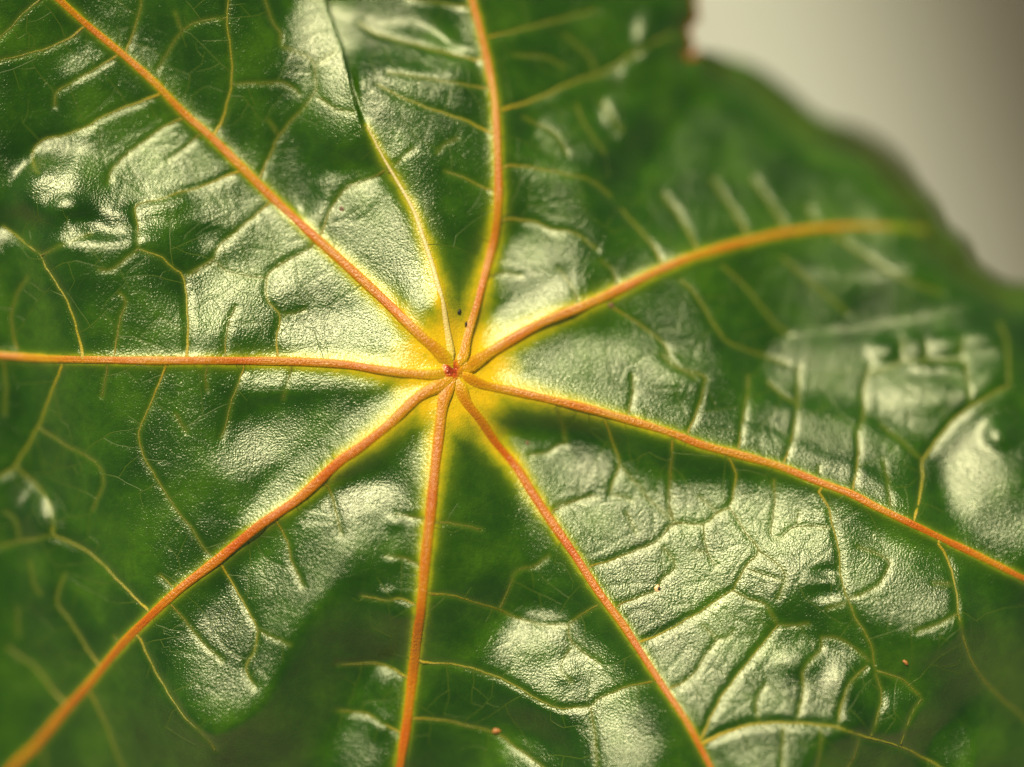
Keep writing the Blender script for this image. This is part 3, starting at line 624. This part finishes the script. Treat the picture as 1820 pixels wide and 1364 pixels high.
def tube(name, path, width, mat, parent, lift=.2, flat=.5, seg=10, tint=None, sink=0.0):
    """a tapering, slightly flattened run lying on the sheet; width is a function of 0..1"""
    p = np.asarray(path); n = len(p)
    tg = np.gradient(p, axis=0); tg /= np.linalg.norm(tg, axis=1)[:, None] + 1e-9
    nrm = np.stack([-tg[:, 1], tg[:, 0]], 1)
    s = np.concatenate([[0], np.cumsum(np.hypot(*np.diff(p, axis=0).T))]); t = s / s[-1]
    w = np.array([width(a) for a in t])
    zc = fine_z(p[:, 0], p[:, 1])
    zc = zc - sink * np.exp(-s / 26)
    if n > 5:
        zc = np.convolve(np.pad(zc, 2, mode='edge'), np.ones(5) / 5, 'valid')
    X = []; Yv = []; Zv = []; U = []; V = []; NS = seg + 1
    for k in range(NS):
        a = math.pi * (-0.12 + 1.24 * k / seg)            # open underneath, where it grows out of the sheet
        ca, sa = math.cos(a), math.sin(a)
        ca = math.copysign(abs(ca) ** .85, ca); sa2 = math.copysign(abs(sa) ** .85, sa)
        x = p[:, 0] + nrm[:, 0] * w * .5 * ca; y = p[:, 1] + nrm[:, 1] * w * .5 * ca
        X.append(x); Yv.append(y); Zv.append(zc + w * (lift - .2) + w * flat * sa2); U.append(s * .05); V.append(np.full(n, k / seg))
    X = np.array(X).T; Yv = np.array(Yv).T; Zv = np.array(Zv).T
    X = X + fold(X, Yv)[1]
    vts = Warr(X.ravel(), Yv.ravel(), Zv.ravel())
    ii = np.arange(n * NS).reshape(n, NS)
    fc = np.stack([ii[:-1, :-1].ravel(), ii[1:, :-1].ravel(), ii[1:, 1:].ravel(), ii[:-1, 1:].ravel()], 1)
    ob = mesh_obj(name, vts, fc, mat, None, origin=ROOT)
    ob.parent = parent; ob.location = (0, 0, 0)
    U = np.array(U).T.ravel(); V = np.array(V).T.ravel()
    me = ob.data; uvl = me.uv_layers.new(name='run')
    li = np.empty(len(me.loops), np.int32); me.loops.foreach_get('vertex_index', li)
    uvl.data.foreach_set('uv', np.stack([U[li], V[li]], 1).astype(np.float32).ravel())
    ca_ = me.color_attributes.new('tint', 'FLOAT_COLOR', 'POINT')
    c = np.ones((n, NS, 4), np.float32)
    if tint is not None: c[..., :3] = np.array([tint(a) for a in t])[:, None]
    ca_.data.foreach_set('color', c.ravel())
    return ob

veins = []
names = ['north west']
for p, w0, w1 in main_paths:
    Ltot = np.hypot(*np.diff(p, axis=0).T).sum()
    def wd(a, w0=w0, w1=w1, L=Ltot):
        d = a * L
        st = min(1, .4 + d / 30)
        if L < 520: return .84 * st * (w0 + (w1 - w0) * a ** .8) * (1 + .45 * math.exp(-((d - 22) / 30) ** 2))
        return .80 * st * min(1, .12 + (L - d) / 260) * (w0 + (w1 - w0) * min(1, d / 750)) * (1 + .45 * math.exp(-((d - 22) / 30) ** 2)) * (1 + .05 * math.sin(d / 37) + .04 * math.sin(d / 17 + 1)) * (1 if L < 480 or d < 900 else max(.25, 1 - (d - 900) / 1300))
    kv = len(veins)
    def tn(a, L=Ltot, pale=kv == 8, deep=.82 if kv in (2, 3, 4) else 1.0):
        d = a * L; k = math.exp(-d / 70)
        if pale: return (1, 1 - .15 * k, 1 - .9 * k)
        g = deep * (1 + .22 * math.sin(d / 61 + L) * math.sin(d / 23 + 2 * L) + .12 * math.sin(d / 150 + 3 * L))
        return (1 + .3 * k, g + 1.0 * k, 1)
    v = tube('vein', p, wd, M_pale_vein if kv == 8 else M_vein, leaf, lift=.12, flat=.27, seg=14, tint=tn, sink=3.0)
    veins.append(v)

def nearest_vein(q):
    return min(range(len(main_paths)), key=lambda k: np.min(np.hypot(main_paths[k][0][:, 0] - q[0], main_paths[k][0][:, 1] - q[1])))
for p, w in side_paths:
    k = nearest_vein(p[0]); dd = np.min(np.hypot(main_paths[k][0][:, 0] - p[0][0], main_paths[k][0][:, 1] - p[0][1]))
    att = dd < 16; br = min(1, max(0, (w - 2.5) / 4.5))
    def wd(a, w=w, att=att):
        return w * (.58 - .30 * a) * (1.0 + (.9 * math.exp(-a * 14) if att else 0)) + .4
    def tn(a, att=att, br=br):
        k = math.exp(-a * 7) if att else 0; g = .45 + .55 * br - .2 * a
        return (g * (.85 + .15 * br) + .7 * k, g + .25 * k, g * (1 - .5 * k))
    tube('side_vein', p, wd, M_side, veins[k], lift=.14, flat=.26, seg=6, tint=tn)

# the finest net, too small to pick apart: one part
nv = []; nf = []; base = 0
for p, w in net_paths:
    tg = np.gradient(p, axis=0); tg /= np.linalg.norm(tg, axis=1)[:, None] + 1e-9; nr = np.stack([-tg[:, 1], tg[:, 0]], 1); n = len(p)
    ww = w * np.linspace(.55, .32, n); zc = fine_z(p[:, 0], p[:, 1])
    X = np.stack([p[:, 0] + nr[:, 0] * ww * c for c in (1, .6, 0, -.6, -1)], 1); Y = np.stack([p[:, 1] + nr[:, 1] * ww * c for c in (1, .6, 0, -.6, -1)], 1)
    Zq = zc[:, None] + ww[:, None] * np.array([-.5, .06, .18, .06, -.5])[None]; X = X + fold(X, Y)[1]
    nv.append(Warr(X.ravel(), Y.ravel(), Zq.ravel())); ii = base + np.arange(n * 5).reshape(n, 5); base += n * 5
    nf.append(np.stack([ii[:-1, :-1].ravel(), ii[1:, :-1].ravel(), ii[1:, 1:].ravel(), ii[:-1, 1:].ravel()], 1))
net_m, nt, b = new_mat('veinlet_skin'); b.inputs['Base Color'].default_value = (.05, .08, .0025, 1); b.inputs['Roughness'].default_value = .45; b.inputs['Specular IOR Level'].default_value = .3
net = mesh_obj('veinlet_net', np.concatenate(nv), np.concatenate(nf), net_m, leaf, origin=ROOT); net['kind'] = 'stuff'; net['label'] = 'hair-thin net of veinlets between the side veins'

# junction of the veins: a low knotted cushion, sunken and reddish in the middle
M_hub, nt, b = new_mat('junction_skin')
tc = node(nt, 'ShaderNodeTexCoord'); mp = node(nt, 'ShaderNodeMapping'); mp.inputs['Scale'].default_value = (1000, 1000, 1000); nt.links.new(tc.outputs['Object'], mp.inputs[0])
n1 = node(nt, 'ShaderNodeTexNoise'); n1.inputs['Scale'].default_value = 2.4; n1.inputs['Detail'].default_value = 4; nt.links.new(mp.outputs[0], n1.inputs['Vector'])
rd = node(nt, 'ShaderNodeAttribute', attribute_name='rust').outputs['Fac']
f = math_n(nt, 'ADD', rd, math_n(nt, 'MULTIPLY', math_n(nt, 'SUBTRACT', n1.outputs[0], .5), .7))
nt.links.new(ramp(nt, f, [(0, (.60, .30, .004)), (.3, (.52, .17, .004)), (.55, (.40, .06, .004)), (1, (.22, .022, .003))]), b.inputs['Base Color'])
n3 = node(nt, 'ShaderNodeTexNoise'); n3.inputs['Scale'].default_value = 4.2; n3.inputs['Detail'].default_value = 2; nt.links.new(mp.outputs[0], n3.inputs['Vector'])
hb = node(nt, 'ShaderNodeBump'); hb.inputs['Strength'].default_value = 1; hb.inputs['Distance'].default_value = .00012; nt.links.new(n3.outputs[0], hb.inputs['Height']); waxy(nt, b, hb.outputs[0], .34, 1.55, (1, .95, .82))
R_, T_ = 22, 72
hv = []; rust = []
for i in range(R_ + 1):
    for j in range(T_):
        rr = 44 * i / R_; th = 2 * math.pi * j / T_
        hv.append((803 + rr * math.cos(th), 659 + rr * math.sin(th)))
hv = np.array(hv); rr = np.hypot(hv[:, 0] - 803, hv[:, 1] - 659)
az = np.arctan2(hv[:, 1] - 659, hv[:, 0] - 803); rib = np.zeros(len(hv))
for p, w0, w1 in main_paths:
    q0 = p[np.argmin(np.abs(np.hypot(p[:, 0] - 803, p[:, 1] - 659) - 52))]; a0 = math.atan2(q0[1] - 659, q0[0] - 803)
    dd = np.abs((az - a0 + math.pi) % (2 * math.pi) - math.pi) * rr
    rib = np.maximum(rib, np.exp(-(dd / (.42 * w0)) ** 2))
hz_ = bspline(Z, hv[:, 0], hv[:, 1]) + 3 + 4.2 * np.exp(-(rr / 15) ** 2) + 2.0 * rib * np.exp(-((rr - 18) / 9) ** 2) - 1.6 * np.exp(-(((hv[:, 0] - 799) / 7) ** 2 + ((hv[:, 1] - 655) / 11) ** 2)) \
    + 1.0 * vnoise(hv[:, 0], hv[:, 1], 5, 11) * np.exp(-(rr / 20) ** 2) - 5.5 * np.clip((rr - 10) / 30, 0, 1)
ii = np.arange((R_ + 1) * T_).reshape(R_ + 1, T_); nxt = np.roll(ii, -1, 1)
hf = np.stack([ii[:-1].ravel(), nxt[:-1].ravel(), nxt[1:].ravel(), ii[1:].ravel()], 1)
hub = mesh_obj('vein_junction', Warr(hv[:, 0], hv[:, 1], hz_), hf, M_hub, leaf, origin=ROOT)
rust = .8 * np.exp(-(((hv[:, 0] - 800) / 11) ** 2 + ((hv[:, 1] - 656) / 16) ** 2)) + .2 * np.exp(-(rr / 22) ** 2)
at = hub.data.attributes.new('rust', 'FLOAT', 'POINT'); at.data.foreach_set('value', np.clip(rust, 0, 1).astype(np.float32))
hub['label'] = 'rust red knot where the veins meet'

# stalk: from under the junction down to the ground
M_stalk, nt, b = new_mat('stalk_skin'); b.inputs['Base Color'].default_value = (.34, .13, .03, 1); b.inputs['Roughness'].default_value = .4
def stalk():
    c0 = np.array(W(803, 659, float(bspline(Z, 803, 659)) - 16)); up = np.array(Wdir(0, 0, 1))
    ctl = [c0, c0 - up * .03, c0 - up * .10 + np.array([0, -.012, -.01]), np.array([c0[0] - .01, c0[1] + .01, .12]), np.array([c0[0] - .01, c0[1] + .02, -.01])]
    pts = []
    for k in range(41):
        t = k / 40 * (len(ctl) - 1); i = min(int(t), len(ctl) - 2); u = t - i
        g = lambda a: ctl[max(0, min(len(ctl) - 1, a))]
        pts.append(.5 * (2 * g(i) + (g(i + 1) - g(i - 1)) * u + (2 * g(i - 1) - 5 * g(i) + 4 * g(i + 1) - g(i + 2)) * u * u + (3 * g(i) - g(i - 1) - 3 * g(i + 1) + g(i + 2)) * u ** 3))
    pts = np.array(pts); vts = []
    for k, c in enumerate(pts):
        r = min(.0005 + .0012 * k, .0016 + .0016 * k / 40)
        for j in range(14):
            a = 2 * math.pi * j / 14
            vts.append(c + r * np.array([math.cos(a), math.sin(a) * .94, math.sin(a) * -.34]))
    ii = np.arange(41 * 14).reshape(41, 14); nx_ = np.roll(ii, -1, 1)
    return np.array(vts), np.stack([ii[:-1].ravel(), nx_[:-1].ravel(), nx_[1:].ravel(), ii[1:].ravel()], 1)
sv, sf = stalk()
mesh_obj('leaf_stalk', sv, sf, M_stalk, leaf, origin=ROOT)

# ------------------------------------------------------------------ little blemishes
def lump(name, x, y, rx, ry, h, rot, mat, parent, seed, lift=0.0):
    x, y = plan((x, y)); z = float(fine_z(np.array(x), np.array(y)))
    r = np.random.default_rng(seed); R, T = 7, 18; v = []
    ph = r.uniform(0, 6.28, 3)
    for i in range(R):
        f = math.pi * i / (R - 1)
        for j in range(T):
            th = 2 * math.pi * j / T
            k = 1 + .16 * math.sin(2 * th + ph[0]) + .10 * math.sin(3 * th + ph[1]) + .07 * math.sin(5 * th + ph[2])
            a, b_ = math.sin(f) * math.cos(th) * rx * k, math.sin(f) * math.sin(th) * ry * k
            v.append((x + a * math.cos(rot) - b_ * math.sin(rot), y + a * math.sin(rot) + b_ * math.cos(rot), z + lift + h * math.cos(f) * (1 + .1 * r.normal())))
    v = np.array(v); ii = np.arange(R * T).reshape(R, T); nx_ = np.roll(ii, -1, 1)
    fc = np.stack([ii[:-1].ravel(), ii[1:].ravel(), nx_[1:].ravel(), nx_[:-1].ravel()], 1)
    return mesh_obj(name, Warr(v[:, 0], v[:, 1], v[:, 2]), fc, mat, parent, origin=ROOT if parent else W(x, y, z))
def plain(name, c, rough, bump=.00003):
    m, nt, b = new_mat(name)
    tc = node(nt, 'ShaderNodeTexCoord'); n = node(nt, 'ShaderNodeTexNoise'); n.inputs['Scale'].default_value = 9000; nt.links.new(tc.outputs['Object'], n.inputs['Vector'])
    nt.links.new(ramp(nt, n.outputs[0], [(.3, tuple(v * .6 for v in c)), (.7, tuple(min(1, v * 1.4) for v in c))]), b.inputs['Base Color'])
    b.inputs['Roughness'].default_value = rough
    return m
M_dirt = plain('dirt', (.018, .014, .008), .7); M_wart = plain('wart', (.34, .13, .02), .45); M_pale = plain('pale_gland', (.62, .40, .16), .35); M_brown = plain('brown_scar', (.12, .05, .015), .6)
for args, lb in (((815, 553, 3.4, 4.6, 2.6, .3), 'rounder black dirt speck beside the thin tapering vein'), ((827, 575, 2.3, 4.8, 2.4, .2), 'narrow black dirt speck against the edge of an orange vein'),
                 ((1175, 1052, 3.2, 3.0, 3.0, .0), 'black dirt grain sitting in a pale gland on the leaf')):
    o = lump('dirt_speck', *args, M_dirt, None, int(args[0]), 1.2); o['label'] = lb; o['category'] = 'speck'
lump('gland', 1172, 1052, 6.5, 6.5, 2.2, 0, M_pale, leaf, 5, .2)
lump('wart', 882, 1302, 8, 5, 3, .2, M_wart, leaf, 6, 1)
lump('wart', 1610, 1178, 5.5, 3.5, 2.4, .8, M_wart, leaf, 8, 1)
lump('scar', 1087, 541, 7.5, 3.5, 1.6, .15, M_brown, leaf, 7, .4)
lump('scar', 603, 367, 5, 4, 1.2, .3, M_brown, leaf, 9, .3)
lump('scar', 938, 790, 3.5, 3.5, 1.2, .3, M_brown, leaf, 10, .3)

# ------------------------------------------------------------------ ground far below, out of focus
def ground_mat(name, stops, sc1):
    m, nt, b = new_mat(name)
    tc = node(nt, 'ShaderNodeTexCoord'); n = node(nt, 'ShaderNodeTexNoise'); n.inputs['Scale'].default_value = sc1; n.inputs['Detail'].default_value = 6
    nt.links.new(tc.outputs['Object'], n.inputs['Vector'])
    nt.links.new(ramp(nt, n.outputs[0], stops), b.inputs['Base Color'])
    b.inputs['Roughness'].default_value = .9
    bp = node(nt, 'ShaderNodeBump'); bp.inputs['Strength'].default_value = .5; bp.inputs['Distance'].default_value = .004; nt.links.new(n.outputs[0], bp.inputs['Height']); nt.links.new(bp.outputs[0], b.inputs['Normal'])
    return m
M_pave = ground_mat('pale_concrete', [(.3, (.275, .275, .205)), (.7, (.33, .33, .25))], 30)
M_dark_ground = ground_mat('dark_ground', [(.3, (.035, .03, .018)), (.7, (.07, .06, .035))], 60)
def sheet_obj(name, pts, mat, kind, bumpy=0):
    o = mesh_obj(name, np.array(pts, float), [[0, 1, 2, 3]], mat, None, smooth=False); o['kind'] = kind; return o
sheet_obj('paving', [(-30, -30, 0), (30, -30, 0), (30, 30, 0), (-30, 30, 0)], M_pave, 'structure')
sheet_obj('dark_ground_patch', [(.214, -.25, .004), (2.4, -.25, .004), (2.4, 1.6, .004), (-.296, 1.6, .004)], M_dark_ground, 'structure')  # plain dark sheet over the paving, darkens the blurred upper right corner
